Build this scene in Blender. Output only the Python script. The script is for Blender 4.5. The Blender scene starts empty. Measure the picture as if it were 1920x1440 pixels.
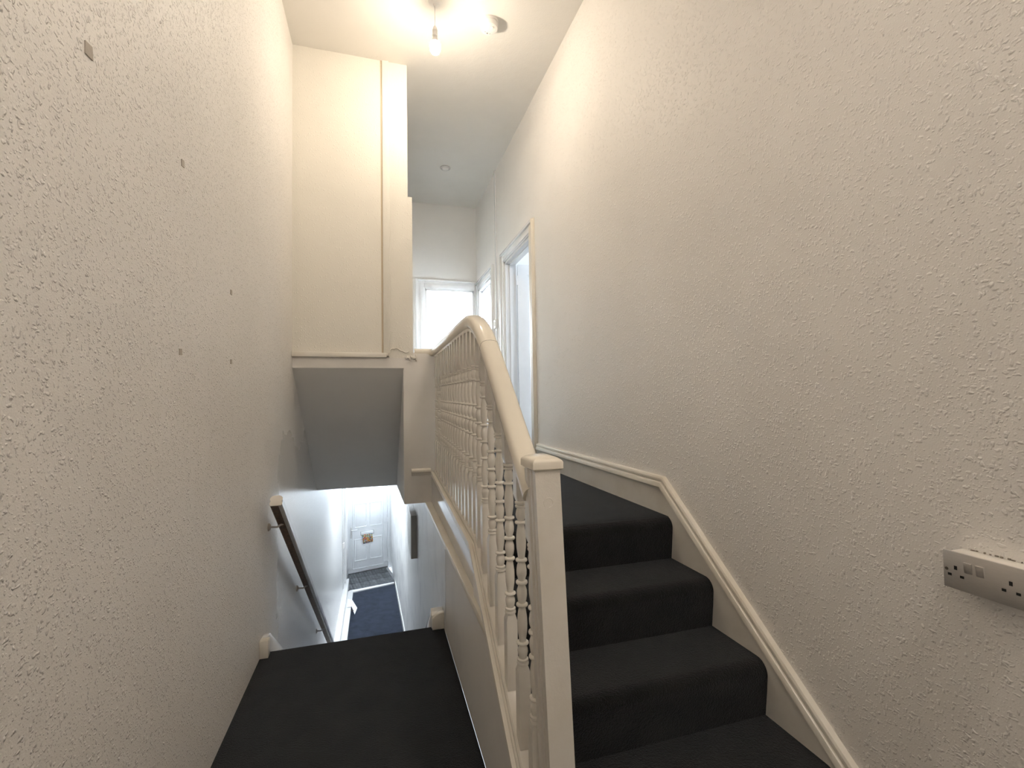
import bpy, bmesh, math, random
from mathutils import Vector, Matrix

# ------------------------------------------------------------------ camera
SC = bpy.context.scene
COL = SC.collection
H = 1.3279
F_PX = 863.69
cam_data = bpy.data.cameras.new('camera')
cam_data.sensor_fit = 'HORIZONTAL'
cam_data.sensor_width = 36.0
cam_data.lens = F_PX / 1920.0 * 36.0
cam_data.clip_start = 0.02
cam = bpy.data.objects.new('camera', cam_data)
COL.objects.link(cam)
YAW, PITCH, ROLL = 0.2862, 0.0319, -0.0147
_f = Vector((math.sin(YAW) * math.cos(PITCH), math.cos(YAW) * math.cos(PITCH), math.sin(PITCH)))
_r = Vector((math.cos(YAW), -math.sin(YAW), 0))
_u = _r.cross(_f)
_r2 = math.cos(ROLL) * _r + math.sin(ROLL) * _u
_u2 = -math.sin(ROLL) * _r + math.cos(ROLL) * _u
m = Matrix.Identity(4)
for i in range(3):
    m[i][0] = _r2[i]; m[i][1] = _u2[i]; m[i][2] = -_f[i]
m.translation = Vector((0, 0, H))
cam.matrix_world = m
SC.camera = cam

# ------------------------------------------------------------------ world, light levels, exposure
world = bpy.data.worlds.new('overcast_sky'); SC.world = world
world.use_nodes = True
world.node_tree.nodes['Background'].inputs[0].default_value = (0.80, 0.90, 1.0, 1)
world.node_tree.nodes['Background'].inputs[1].default_value = 1.0
SC.view_settings.view_transform = 'Standard'
SC.view_settings.look = 'None'
SC.view_settings.exposure = 0.9
SC.view_settings.gamma = 1.0
SC.view_settings.use_curve_mapping = False
BULB_L = 275.0        # radiance of the pendant bulb
HALL_FILL_L = 84.0          # radiance of the unseen fill light added in the hall
BATH_L = 30.0           # frosted bathroom window
ROOM_A_L = 6.5         # window of the near side room
ROOM_B_L = 29.0         # window of the far side room
FAN_L = 28.0           # fanlight over the front door
REAR_FILL_L = 62.0          # unseen fill globe added on the ceiling behind the camera
BULB_C = (1.0, 0.86, 0.68, 1)
DAY_C = (0.80, 0.90, 1.0, 1)

# ------------------------------------------------------------------ materials
def nt(name):
    mt = bpy.data.materials.new(name); mt.use_nodes = True
    t = mt.node_tree; b = t.nodes['Principled BSDF']
    return mt, t, b
def N(t, typ, **kw):
    n = t.nodes.new(typ)
    for k, v in kw.items():
        setattr(n, k, v)
    return n
def coords(t):
    return N(t, 'ShaderNodeTexCoord').outputs['Object']
def mixc(t, fac, a, b):
    n = N(t, 'ShaderNodeMix', data_type='RGBA')
    if hasattr(fac, 'links'): t.links.new(fac, n.inputs[0])
    else: n.inputs[0].default_value = fac
    for s, v in ((6, a), (7, b)):
        if hasattr(v, 'links'): t.links.new(v, n.inputs[s])
        else: n.inputs[s].default_value = (*v, 1) if len(v) == 3 else v
    return n.outputs[2]
def maprange(t, src, a, b, c, d, interp='SMOOTHSTEP'):
    n = N(t, 'ShaderNodeMapRange', interpolation_type=interp)
    t.links.new(src, n.inputs[0])
    for i, v in enumerate((a, b, c, d)): n.inputs[i + 1].default_value = v
    return n.outputs[0]
def math_(t, op, a, b=None):
    n = N(t, 'ShaderNodeMath', operation=op)
    for i, v in enumerate((a, b)):
        if v is None: continue
        if hasattr(v, 'links'): t.links.new(v, n.inputs[i])
        else: n.inputs[i].default_value = v
    return n.outputs[0]
def noise(t, vec, scale, detail=3, rough=.55):
    n = N(t, 'ShaderNodeTexNoise'); t.links.new(vec, n.inputs['Vector'])
    n.inputs['Scale'].default_value = scale; n.inputs['Detail'].default_value = detail
    n.inputs['Roughness'].default_value = rough
    return n.outputs['Fac']
def mapping(t, vec, scale=(1, 1, 1), rot=(0, 0, 0), loc=(0, 0, 0)):
    n = N(t, 'ShaderNodeMapping'); t.links.new(vec, n.inputs[0])
    n.inputs['Scale'].default_value = scale; n.inputs['Rotation'].default_value = rot
    n.inputs['Location'].default_value = loc
    return n.outputs[0]
def bump(t, b, h, strength, dist):
    n = N(t, 'ShaderNodeBump'); t.links.new(h, n.inputs['Height'])
    n.inputs['Strength'].default_value = strength; n.inputs['Distance'].default_value = dist
    t.links.new(n.outputs[0], b.inputs['Normal'])
    return n
def chip_layer(t, vec, scale, sc, rot, keep, loc):
    mv = mapping(t, vec, sc, rot, loc)
    v = N(t, 'ShaderNodeTexVoronoi'); t.links.new(mv, v.inputs['Vector'])
    v.inputs['Scale'].default_value = scale
    sep = N(t, 'ShaderNodeSeparateColor'); t.links.new(v.outputs['Color'], sep.inputs[0])
    d = maprange(t, v.outputs['Distance'], 0.46, 0.20, 0, 1)
    k = math_(t, 'GREATER_THAN', sep.outputs[0], keep)
    amp = maprange(t, sep.outputs[1], 0, 1, .45, 1, 'LINEAR')
    return math_(t, 'MULTIPLY', math_(t, 'MULTIPLY', d, k), amp)
def woodchip(name, col, strength=0.5, rough=.55, gloss_zone=None, density=.42, fs=1.0):
    """painted woodchip wallpaper; gloss_zone=(y0,y1) fades into bare smooth gloss paint along Y"""
    mt, t, b = nt(name)
    co = coords(t)
    wob = N(t, 'ShaderNodeTexNoise'); t.links.new(co, wob.inputs['Vector']); wob.inputs['Scale'].default_value = 60
    wv = N(t, 'ShaderNodeVectorMath', operation='SCALE'); t.links.new(wob.outputs['Color'], wv.inputs[0]); wv.inputs['Scale'].default_value = .012
    wa = N(t, 'ShaderNodeVectorMath', operation='ADD'); t.links.new(co, wa.inputs[0]); t.links.new(wv.outputs[0], wa.inputs[1])
    c = wa.outputs[0]
    l1 = chip_layer(t, c, 75 * fs, (1, .55, 1), (.5, 0, 0), density, (0, 0, 0))
    l2 = chip_layer(t, c, 82 * fs, (1, 1, .5), (-.3, 0, 0), density + .1, (3.1, 1.7, 2.2))
    l3 = chip_layer(t, c, 120 * fs, (1, 1, 1), (0, 0, 0), density, (7.3, 5.1, 4.4))
    h = math_(t, 'ADD', math_(t, 'MAXIMUM', l1, l2), math_(t, 'MULTIPLY', l3, .5))
    fine = noise(t, co, 260, 2)
    h = math_(t, 'ADD', h, math_(t, 'MULTIPLY', fine, .22))
    big = noise(t, co, 1.7, 3)
    base = mixc(t, maprange(t, big, .35, .7, 0, 1), col, tuple(x * .965 for x in col))
    if gloss_zone:
        sx = N(t, 'ShaderNodeSeparateXYZ'); t.links.new(co, sx.inputs[0])
        edge = math_(t, 'ADD', sx.outputs[1], math_(t, 'MULTIPLY', math_(t, 'SUBTRACT', noise(t, co, 3.2, 4), .5), .5))
        g = maprange(t, edge, gloss_zone[0], gloss_zone[1], 0, 1)
        lowz = maprange(t, math_(t, 'ADD', sx.outputs[2], math_(t, 'MULTIPLY', noise(t, co, 2.1, 4), .5)), 1.95, 1.0, 0, 1)
        g = math_(t, 'MULTIPLY', g, lowz)
        smooth = math_(t, 'SUBTRACT', 1.0, math_(t, 'MULTIPLY', g, .72))
        h = math_(t, 'MULTIPLY', h, smooth)
        r = N(t, 'ShaderNodeMix', data_type='FLOAT'); t.links.new(g, r.inputs[0])
        r.inputs[2].default_value = rough; r.inputs[3].default_value = .2
        t.links.new(r.outputs[0], b.inputs['Roughness'])
        white = mixc(t, g, base, (.80, .80, .79))
        base = white
    else:
        b.inputs['Roughness'].default_value = rough
    t.links.new(base, b.inputs['Base Color'])
    bump(t, b, h, strength, .0035)
    return mt
def paint(name, col, rough=.35, bstr=.15, bscale=35, dirt=None, coat=0):
    mt, t, b = nt(name); co = coords(t)
    n1 = noise(t, co, 4, 4)
    c2 = dirt or tuple(x * .94 for x in col)
    t.links.new(mixc(t, maprange(t, n1, .42, .75, 0, 1), col, c2), b.inputs['Base Color'])
    b.inputs['Roughness'].default_value = rough
    b.inputs['Coat Weight'].default_value = coat
    b.inputs['Coat Roughness'].default_value = .1
    bump(t, b, math_(t, 'ADD', noise(t, co, bscale, 4), math_(t, 'MULTIPLY', noise(t, co, bscale * 7, 2), .25)), bstr, .004)
    return mt
def plaster(name, col, bstr=.25, rough=.7):
    mt, t, b = nt(name); co = coords(t)
    n1 = noise(t, co, 2.2, 4)
    t.links.new(mixc(t, maprange(t, n1, .4, .7, 0, 1), col, tuple(x * .96 for x in col)), b.inputs['Base Color'])
    b.inputs['Roughness'].default_value = rough
    h = math_(t, 'ADD', noise(t, co, 14, 5), math_(t, 'MULTIPLY', noise(t, co, 90, 3), .4))
    bump(t, b, h, bstr, .008)
    return mt
def carpet(name, c1, c2):
    mt, t, b = nt(name); co = coords(t)
    f = noise(t, co, 420, 2); g = noise(t, co, 9, 4); k = noise(t, co, 150, 3)
    mix = math_(t, 'ADD', math_(t, 'MULTIPLY', f, .6), math_(t, 'MULTIPLY', g, .4))
    t.links.new(mixc(t, maprange(t, mix, .35, .65, 0, 1), c1, c2), b.inputs['Base Color'])
    b.inputs['Roughness'].default_value = .95
    b.inputs['Sheen Weight'].default_value = .17
    b.inputs['Sheen Roughness'].default_value = .45
    b.inputs['Sheen Tint'].default_value = (.60, .65, .72, 1)
    b.inputs['Specular IOR Level'].default_value = .1
    bump(t, b, math_(t, 'ADD', f, k), .9, .006)
    return mt
def emit(name, col, s):
    mt, t, b = nt(name)
    co = coords(t)
    b.inputs['Base Color'].default_value = (.8, .8, .8, 1)
    b.inputs['Emission Color'].default_value = col
    b.inputs['Emission Strength'].default_value = s
    b.inputs['Roughness'].default_value = .4
    bump(t, b, noise(t, co, 50, 2), .05, .002)
    return mt
def metal(name, col, rough=.3, metallic=1.0):
    mt, t, b = nt(name); co = coords(t)
    n = noise(t, mapping(t, co, (1, 1, 12)), 60, 3)
    t.links.new(mixc(t, n, col, tuple(x * .8 for x in col)), b.inputs['Base Color'])
    b.inputs['Metallic'].default_value = metallic; b.inputs['Roughness'].default_value = rough
    return mt
def wood(name, c1, c2, rough=.4):
    mt, t, b = nt(name); co = coords(t)
    n = noise(t, mapping(t, co, (30, 2.5, 30), (-.63, 0, 0)), 2.2, 5)
    t.links.new(mixc(t, maprange(t, n, .35, .68, 0, 1), c1, c2), b.inputs['Base Color'])
    b.inputs['Roughness'].default_value = rough
    bump(t, b, n, .2, .002)
    return mt
def painted_rail(name):
    # white paint worn off the brown wood underneath: brown shows underneath and on the wall side
    mt, t, b = nt(name); co = coords(t)
    n = noise(t, mapping(t, co, (30, 2.5, 30), (-.63, 0, 0)), 2.2, 5)
    brown = mixc(t, maprange(t, n, .35, .68, 0, 1), (.10, .052, .026), (.19, .105, .055))
    geo = N(t, 'ShaderNodeNewGeometry')
    t.links.new(brown, b.inputs['Base Color'])
    b.inputs['Roughness'].default_value = .35
    bump(t, b, n, .2, .002)
    return mt

WALL_C = (.84, .81, .775)
M = {}
M['wall_left'] = woodchip('woodchip_left', WALL_C, .95, .5, gloss_zone=(2.80, 3.35), density=.52, fs=1.3)
M['wall_right'] = woodchip('woodchip_right', WALL_C, .75, .55, density=.45, fs=1.15)
M['wall_bulk'] = woodchip('woodchip_bulkhead', (.80, .77, .70), .3, .55, density=.72)
M['wall_far'] = woodchip('woodchip_landing', (.80, .79, .77), .22, .6, density=.6)
M['ceiling'] = plaster('ceiling_plaster', (.80, .775, .73), .3)
M['soffit'] = plaster('soffit_plaster', (.88, .865, .84), .08)
M['white_wall'] = plaster('white_wall', (.80, .81, .82), .15, .5)
M['gloss_white'] = paint('gloss_white', (.82, .82, .82), .12, .25, 22)
M['mirror_gloss'] = paint('fresh_gloss_paint', (.84, .84, .84), .05, .06, 14)
M['stair_wall'] = paint('stair_wall_paint', (.78, .78, .77), .34, .35, 26, dirt=(.60, .60, .60))
M['spandrel'] = paint('spandrel_paint', (.80, .77, .73), .45, .12, 30)
M['cream'] = paint('cream_gloss', (.81, .775, .71), .22, .10, 30, dirt=(.76, .71, .63))
M['cream_old'] = paint('cream_gloss_old', (.79, .75, .69), .28, .25, 45, dirt=(.72, .67, .58))
M['rail_paint'] = paint('handrail_gloss', (.81, .755, .65), .13, .06, 18)
M['trim_white'] = paint('trim_white', (.82, .82, .82), .2, .12, 30)
M['trim_cream'] = paint('trim_cream', (.82, .785, .71), .3, .15, 40, dirt=(.76, .70, .60))
M['skirt'] = paint('skirting_paint', (.74, .71, .66), .3, .15, 40, dirt=(.66, .62, .56))
M['upvc'] = paint('upvc_white', (.86, .88, .90), .22, .03, 20)
M['plastic'] = paint('white_plastic', (.82, .80, .77), .35, .03, 20)
M['carpet'] = carpet('charcoal_carpet', (.0048, .0046, .0043), (.016, .0152, .0145))
M['carpet_blue'] = carpet('hall_carpet', (.013, .018, .031), (.042, .053, .082))
M['brown'] = wood('handrail_wood', (.085, .045, .024), (.17, .095, .05))
M['grey_wood'] = paint('worn_rail_paint', (.66, .66, .66), .2, .2, 40, dirt=(.46, .44, .42))
M['steel'] = metal('brushed_steel', (.66, .63, .60), .5, .75)
M['chrome'] = metal('chrome', (.6, .62, .66), .2)
M['bracket'] = paint('bracket_paint', (.46, .42, .38), .35, .1, 40)
M['black'] = paint('socket_black', (.008, .008, .008), .6, .02, 20)
M['grey_box'] = paint('grey_box', (.42, .42, .40), .5, .05, 20)
M['joint'] = paint('joint_shadow_gap', (.60, .50, .37), .8, .1, 20)
M['dark_gap'] = paint('dark_gap', (.10, .085, .07), .8, .1, 20)
M['chip'] = paint('bare_chips', (.26, .23, .19), .9, .2, 60)
M['pad'] = paint('old_pad', (.50, .45, .39), .8, .3, 60)
M['bulb'] = emit('bulb_glow', BULB_C, BULB_L)
M['rear_fill'] = emit('rear_fill_glow', (1, .91, .81, 1), REAR_FILL_L)
M['hall_fill'] = emit('hall_fill_glow', (.86, .93, 1, 1), HALL_FILL_L)
M['bath_fill'] = emit('bath_fill_glow', (.92, .96, 1, 1), 24.0)
M['bath_win'] = emit('frosted_daylight', DAY_C, BATH_L)
M['room_a_win'] = emit('daylight_pane', DAY_C, ROOM_A_L)
M['room_b_win'] = emit('daylight_pane_far', DAY_C, ROOM_B_L)
M['fan'] = emit('fanlight_daylight', DAY_C, FAN_L)
M['paper'] = paint('white_paper', (.85, .86, .88), .8, .05, 20)

def tile_mat():
    mt, t, b = nt('ribbed_quarry_tile'); co = coords(t)
    n = noise(t, co, 14, 5); sp = noise(t, co, 45, 3)
    c = mixc(t, maprange(t, n, .35, .7, 0, 1), (.055, .06, .065), (.13, .14, .15))
    c = mixc(t, maprange(t, sp, .66, .72, 0, 1), c, (.62, .63, .65))
    t.links.new(c, b.inputs['Base Color']); b.inputs['Roughness'].default_value = .5
    w = N(t, 'ShaderNodeTexWave', wave_type='BANDS', bands_direction='X')
    t.links.new(co, w.inputs['Vector']); w.inputs['Scale'].default_value = 6.5
    bump(t, b, w.outputs['Fac'], .8, .006)
    return mt
M['tile'] = tile_mat()
M['grout'] = paint('tile_bed', (.30, .31, .32), .9, .3, 60, dirt=(.18, .18, .19))
def sweets_mat():
    mt, t, b = nt('leaflet_print'); co = coords(t)
    v = N(t, 'ShaderNodeTexVoronoi'); t.links.new(co, v.inputs['Vector']); v.inputs['Scale'].default_value = 46
    hs = N(t, 'ShaderNodeSeparateColor'); t.links.new(v.outputs['Color'], hs.inputs[0])
    r = N(t, 'ShaderNodeValToRGB'); t.links.new(hs.outputs[0], r.inputs[0])
    e = r.color_ramp; e.interpolation = 'CONSTANT'
    cols = [(.75, .30, .08), (.80, .50, .10), (.65, .12, .08), (.75, .62, .30), (.25, .45, .55), (.45, .5, .2), (.12, .14, .25)]
    e.elements[0].color = (*cols[0], 1); e.elements[1].position = 1 / 7; e.elements[1].color = (*cols[1], 1)
    for i in range(2, 7):
        x = e.elements.new(i / 7); x.color = (*cols[i], 1)
    edge = maprange(t, v.outputs['Distance'], .25, .6, 1, .35)
    mul = N(t, 'ShaderNodeMix', data_type='RGBA', blend_type='MULTIPLY'); mul.inputs[0].default_value = 1
    t.links.new(r.outputs[0], mul.inputs[6]); t.links.new(edge, mul.inputs[7])
    t.links.new(mul.outputs[2], b.inputs['Base Color']); b.inputs['Roughness'].default_value = .35
    return mt
M['sweets'] = sweets_mat()

# ------------------------------------------------------------------ mesh helpers
class MB:
    def __init__(s): s.v = []; s.f = []
    def quadbox(s, c):
        b = len(s.v); s.v += [tuple(p) for p in c]
        s.f += [(b, b+3, b+2, b+1), (b+4, b+5, b+6, b+7), (b, b+1, b+5, b+4), (b+1, b+2, b+6, b+5), (b+2, b+3, b+7, b+6), (b+3, b, b+4, b+7)]
        return s
    def box(s, x0, x1, y0, y1, z0, z1):
        return s.quadbox([(x0, y0, z0), (x1, y0, z0), (x1, y1, z0), (x0, y1, z0), (x0, y0, z1), (x1, y0, z1), (x1, y1, z1), (x0, y1, z1)])
    def prism(s, poly, ax, a, b2):
        """poly: 2-D outline; ax 'x': (y,z), 'y': (x,z), 'z': (x,y)"""
        def P(p, t):
            return (t, p[0], p[1]) if ax == 'x' else (p[0], t, p[1]) if ax == 'y' else (p[0], p[1], t)
        n = len(poly); b = len(s.v)
        s.v += [P(p, a) for p in poly] + [P(p, b2) for p in poly]
        s.f += [tuple(range(b, b + n)), tuple(range(b + 2*n - 1, b + n - 1, -1))]
        for i in range(n):
            j = (i + 1) % n
            s.f.append((b + i, b + n + i, b + n + j, b + j))
        return s
    def loft(s, rings, cap=True):
        n = len(rings[0]); b = len(s.v)
        for r in rings: s.v += [tuple(p) for p in r]
        for k in range(len(rings) - 1):
            for i in range(n):
                j = (i + 1) % n
                s.f.append((b + k*n + i, b + k*n + j, b + (k+1)*n + j, b + (k+1)*n + i))
        if cap:
            s.f.append(tuple(b + i for i in reversed(range(n))))
            s.f.append(tuple(b + (len(rings) - 1)*n + i for i in range(n)))
        return s
    def lathe(s, prof, seg=16, c=(0, 0, 0), axis='z'):
        rings = []
        for r, z in prof:
            ring = []
            for i in range(seg):
                a = 2 * math.pi * i / seg
                p = (r * math.cos(a), r * math.sin(a), z)
                if axis == 'y': p = (p[0], p[2], -p[1])
                if axis == 'x': p = (p[2], p[0], p[1])
                ring.append((p[0] + c[0], p[1] + c[1], p[2] + c[2]))
            rings.append(ring)
        return s.loft(rings)
    def tube(s, pts, r, seg=8, prof=None):
        """sweep a profile (side, up) along a path"""
        pts = [Vector(p) for p in pts]; rings = []
        prof = prof or [(r * math.cos(2*math.pi*i/seg), r * math.sin(2*math.pi*i/seg)) for i in range(seg)]
        side0 = None
        for i, p in enumerate(pts):
            t = (pts[min(i+1, len(pts)-1)] - pts[max(i-1, 0)]).normalized()
            sd = t.cross(Vector((0, 0, 1)))
            if sd.length < 1e-4: sd = side0 or Vector((1, 0, 0))
            sd.normalize(); side0 = sd
            up = sd.cross(t)
            k = 1.0
            if 0 < i < len(pts) - 1:
                a = (pts[i] - pts[i-1]).normalized(); b_ = (pts[i+1] - pts[i]).normalized()
                k = 1 / max(.5, math.cos(a.angle(b_) / 2))
            rings.append([p + sd * u * 1.0 + up * w for u, w in prof])
        return s.loft(rings)
    def build(s, name, mat, parent=None, origin=None, bevel=0, seg=2, smooth=False, angle=40):
        root = parent
        while root is not None and root.parent is not None: root = root.parent
        o = origin if origin is not None else (tuple(root.location) if root is not None and root.get('_world') and not (parent.get('_local')) else (0, 0, 0))
        me = bpy.data.meshes.new(name)
        me.from_pydata([(x - o[0], y - o[1], z - o[2]) for x, y, z in s.v], [], s.f)
        bm = bmesh.new(); bm.from_mesh(me)
        bmesh.ops.recalc_face_normals(bm, faces=bm.faces)
        if bevel:
            es = [e for e in bm.edges if len(e.link_faces) == 2 and e.calc_face_angle(0) > .35]
            bmesh.ops.bevel(bm, geom=es, offset=bevel, segments=seg, profile=.5, affect='EDGES', clamp_overlap=True)
        bm.to_mesh(me); bm.free()
        if smooth or bevel:
            for p in me.polygons: p.use_smooth = True
            try: me.set_sharp_from_angle(angle=math.radians(angle))
            except Exception: pass
        me.materials.append(mat)
        ob = bpy.data.objects.new(name, me); COL.objects.link(ob)
        if parent is not None: ob.parent = parent
        if origin is not None and parent is None: ob.location = origin
        return ob
def tag(o, label=None, cat=None, group=None, kind=None):
    for k, v in (('label', label), ('category', cat), ('group', group), ('kind', kind)):
        if v: o[k] = v
    return o
def thing(name, loc, label, cat, group=None, kind=None, rz=0):
    """Empty at the base of a thing; its parts are given in world coordinates (if rz == 0)"""
    e = bpy.data.objects.new(name, None); COL.objects.link(e)
    e.location = loc; e.rotation_euler = (0, 0, rz); e.empty_display_size = .1
    if rz == 0: e['_world'] = 1
    return tag(e, label, cat, group, kind)
def struct(ob, label, cat): return tag(ob, label, cat, kind='structure')

# ------------------------------------------------------------------ measures of the house
XL, XR, ZC = -0.588, 1.342, 3.988
T = 0.76; RIS = 0.19
YB = 3.66                      # face of the bulkhead
YF = 6.231                     # end wall of the landing
ZH = -2.10                     # hall floor
NOS = [1.08, 1.345, 1.61, 1.875]
YN = 2.78                      # nosing of the half landing, top of the flight down
BACK = -1.3
def xc(y):                     # centre line of the balustrade
    return .402 + max(0, y - 1.85) * .0275

# ------------------------------------------------------------------ shell
w = MB(); w.box(XL - .12, XL, BACK, 10.4, ZH - .1, ZC + .1)
struct(w.build('wall_left', M['wall_left']), 'long left stairwell wall in off-white woodchip wallpaper', 'wall')
w = MB()
x0, x1 = XR, XR + .11
A0, A1, AZ = 3.90, 4.765, 2.805
B0, B1, BZ = 5.36, 6.10, 2.81
w.box(x0, x1, BACK, A0, -.1, ZC + .1); w.box(x0, x1, A0, A1, AZ, ZC + .1); w.box(x0, x1, A0, A1, -.1, T - .02)
w.box(x0, x1, A1, B0, -.1, ZC + .1); w.box(x0, x1, B0, B1, BZ, ZC + .1); w.box(x0, x1, B0, B1, -.1, T - .02); w.box(x0, x1, B1, YF + .12, -.1, ZC + .1)
struct(w.build('wall_right', M['wall_right']), 'tall right wall in off-white woodchip wallpaper above the short flight', 'wall')
w = MB(); w.box(XL - .12, XR + .12, BACK - .12, BACK, -.1, ZC + .1)
struct(w.build('wall_back', M['wall_right']), 'woodchip wall closing the half landing behind', 'wall')
w = MB(); w.box(XL - .12, XR + .12, BACK - .12, YF + .12, ZC, ZC + .12)
struct(w.build('ceiling', M['ceiling']), 'off-white painted ceiling over stairwell and landing', 'ceiling')
# end wall of the landing with its doorway
C0, C1, CZ = .633, 1.298, 2.825
w = MB(); w.box(.2, C0, YF, YF + .12, T - .1, ZC + .1); w.box(C1, XR + .02, YF, YF + .12, T - .1, ZC + .1); w.box(C0, C1, YF, YF + .12, CZ, ZC + .1)
struct(w.build('wall_far', M['wall_far']), 'white end wall of the upper landing above the bright doorway', 'wall')

# bulkhead above the flight down, with the sloping soffit below it
bulk = thing('wall_bulkhead', (-.2, YB, T), 'cream boxed-in bulkhead wall hanging over the flight down to the front door', 'wall', kind='structure')
w = MB(); w.prism([(YB, ZC), (YF, ZC), (YF, .43), (5.08, .43), (YB, 1.578)], 'x', XL, .203)
w.build('facing', M['wall_bulk'], bulk)
w = MB(); w.prism([(YB, ZC), (YF, ZC), (YF, .41), (5.35, .41), (YB, .53)], 'x', .203, .243)
w.prism([(YB, 2.929), (YF, 2.929), (YF, .60), (YB, .60)], 'x', .243, .276)
w.build('corner_post', M['wall_bulk'], bulk)
w = MB(); w.quadbox([(XL, YB - .002, 1.576), (.203, YB - .002, 1.576), (.203, 5.08, .428), (XL, 5.08, .428), (XL, YB - .002, 1.58), (.203, YB - .002, 1.58), (.203, 5.08, .432), (XL, 5.08, .432)])
w.build('sloping_soffit', M['soffit'], bulk)
# inner side of the downstand is painted like the soffit
w = MB(); w.prism([(YB + .003, 1.575), (5.08, .43), (5.34, .412), (YB + .003, .532)], 'x', .200, .2035)
w.build('soffit_cheek', M['soffit'], bulk)
# boards below the ledge and the half wall that carries the end of the handrail
w = MB(); w.box(.2034, .452, YB - .004, YB + .085, .53, 1.672); w.box(.277, .452, YB - .004, YB + .085, 1.672, 1.70)
w.build('half_wall', M['spandrel'], bulk)
w = MB(); w.box(XL, .2034, YB - .004, YB, 1.578, 1.656)
w.build('band', M['spandrel'], bulk)
w = MB(); w.box(XL, .075, YB - .030, YB, 1.656, 1.692)
w.build('ledge', M['cream'], bulk, bevel=.003)
w = MB(); w.box(.075, .088, YB - .022, YB, 1.668, 1.690); w.box(.088, .098, YB - .028, YB, 1.663, 1.692)
w.build('ledge_stub', M['cream_old'], bulk, bevel=.002)
w = MB(); w.box(.052, .104, YB - .013, YB, 1.692, ZC)
w.build('cover_strip', M['wall_bulk'], bulk, bevel=.004)
w = MB(); w.box(.040, .052, YB - .003, YB, 1.692, ZC)
w.build('joint', M['joint'], bulk)
pts = [(.10 + i * .016, YB - .004, 1.715 + .016 * math.sin(i * .62) + .004 * math.sin(i * 2.3)) for i in range(10)]
w = MB(); w.tube(pts, .004, 6); w.build('peeling_paint', M['cream'], bulk, smooth=True)
random.seed(5)
w = MB()
for i in range(9):
    x = .215 + i * .0095; z = 1.655 + random.uniform(-.012, .012)
    w.box(x, x + .012, YB - .012 - random.uniform(0, .006), YB, z - .008, z + .010)
w.box(.292, .306, YB - .016, YB, 1.648, 1.684)
w.build('filler_lumps', M['cream'], bulk, bevel=.002)
# moulding on the half wall, at landing level
w = MB(); w.prism([(YB + .01, .80), (YB - .018, .795), (YB - .026, .785), (YB - .026, .770), (YB - .014, .762), (YB - .012, .750), (YB - .004, .742), (YB + .01, .742)], 'x', .255, .402)
w.build('moulding', M['cream'], bulk, bevel=.002)

# ------------------------------------------------------------------ floors
w = MB()
w.box(.475, XR, 1.90, YB + .04, T - .19, T)
w.box(.25, XR, YB + .04, YF + .1, T - .19, T)
struct(w.build('floor_landing', M['carpet'], bevel=.01), 'charcoal carpeted floor of the upper landing', 'floor')
w = MB()
w.box(XL, .37, BACK, YN - .02, -.16, 0); w.box(.37, XR, BACK, NOS[0] + .03, -.16, 0)
w.prism([(YN - .03, 0), (YN - .012, -.001), (YN - .003, -.008), (YN, -.02), (YN - .003, -.034), (YN - .02, -.045), (YN - .03, -.05)], 'x', XL + .034, .30)
struct(w.build('floor', M['carpet']), 'black carpeted half landing at the top of the flight down', 'floor')
w = MB(); w.box(XL, .6, 5.4, 9.15, ZH - .08, ZH)
struct(w.build('floor_hall', M['carpet_blue']), 'dark blue-grey carpet of the entrance hall below', 'floor')

# wall on the right of the flight down and of the hall
prof = [(.37, YN - .12), (.372, 5.0), (.378, 7.0), (.318, 8.9), (.26, 10.4)]
outer = [(x + .09, y) for x, y in prof]
w = MB(); w.prism(prof + outer[::-1], 'z', ZH - .05, .497); w.box(.371, .46, YB + .002, YF, .49, .5475)
struct(w.build('wall_stair', M['stair_wall']), 'glossy white painted wall beside the flight down and hall', 'wall')
w = MB(); w.box(XL, .62, 5.08, 10.4, .43, .50)
w.box(.2435, 1.30, YB + .09, YF, .548, .5695)
struct(w.build('ceiling_hall', M['white_wall']), 'white ceiling of the entrance hall', 'ceiling')

# ------------------------------------------------------------------ skirting boards
def skirt_profile(d):
    return d
sk = thing('baseboard_right', (XR, 2.8, T), 'white moulded skirting and sloping stair string along the right wall', 'skirting', kind='structure')
top = [(3.77, .940), (1.945, .940), (1.44, .548), (1.05, .246), (.90, .135)]
low = [(.90, -.02), (1.05, -.02), (1.35, .10), (1.90, .50), (3.77, .70)]
w = MB(); w.prism([(y, z - .05) for y, z in top] + low, 'x', XR - .018, XR)
w.build('board', M['skirt'], sk)
def mould(a, b, c, d, prof, name, mat):
    """moulding along consecutive points in the y,z plane; prof = (out from the wall, down from the top edge)"""
    w = MB(); pts = [(a, b), (c, d)]
    return w
def run_moulding(pts, prof, name, mat, parent, xw):
    w = MB(); rings = []
    n = len(pts)
    for i, (y, z) in enumerate(pts):
        def nrm(p, q):
            dy, dz = q[0] - p[0], q[1] - p[1]; l = math.hypot(dy, dz); v = (-dz / l, dy / l)
            return v if v[1] < 0 else (-v[0], -v[1])       # points downwards
        if i == 0: nv = nrm(pts[0], pts[1]); k = 1
        elif i == n - 1: nv = nrm(pts[-2], pts[-1]); k = 1
        else:
            a = nrm(pts[i-1], pts[i]); b = nrm(pts[i], pts[i+1])
            s_ = (a[0] + b[0], a[1] + b[1]); l = math.hypot(*s_); nv = (s_[0] / l, s_[1] / l)
            k = 1 / (nv[0] * a[0] + nv[1] * a[1])
        rings.append([(xw - o, y + nv[0] * d * k, z + nv[1] * d * k) for o, d in prof])
    w.loft(rings)
    return w.build(name, mat, parent, smooth=True, angle=25)
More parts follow.
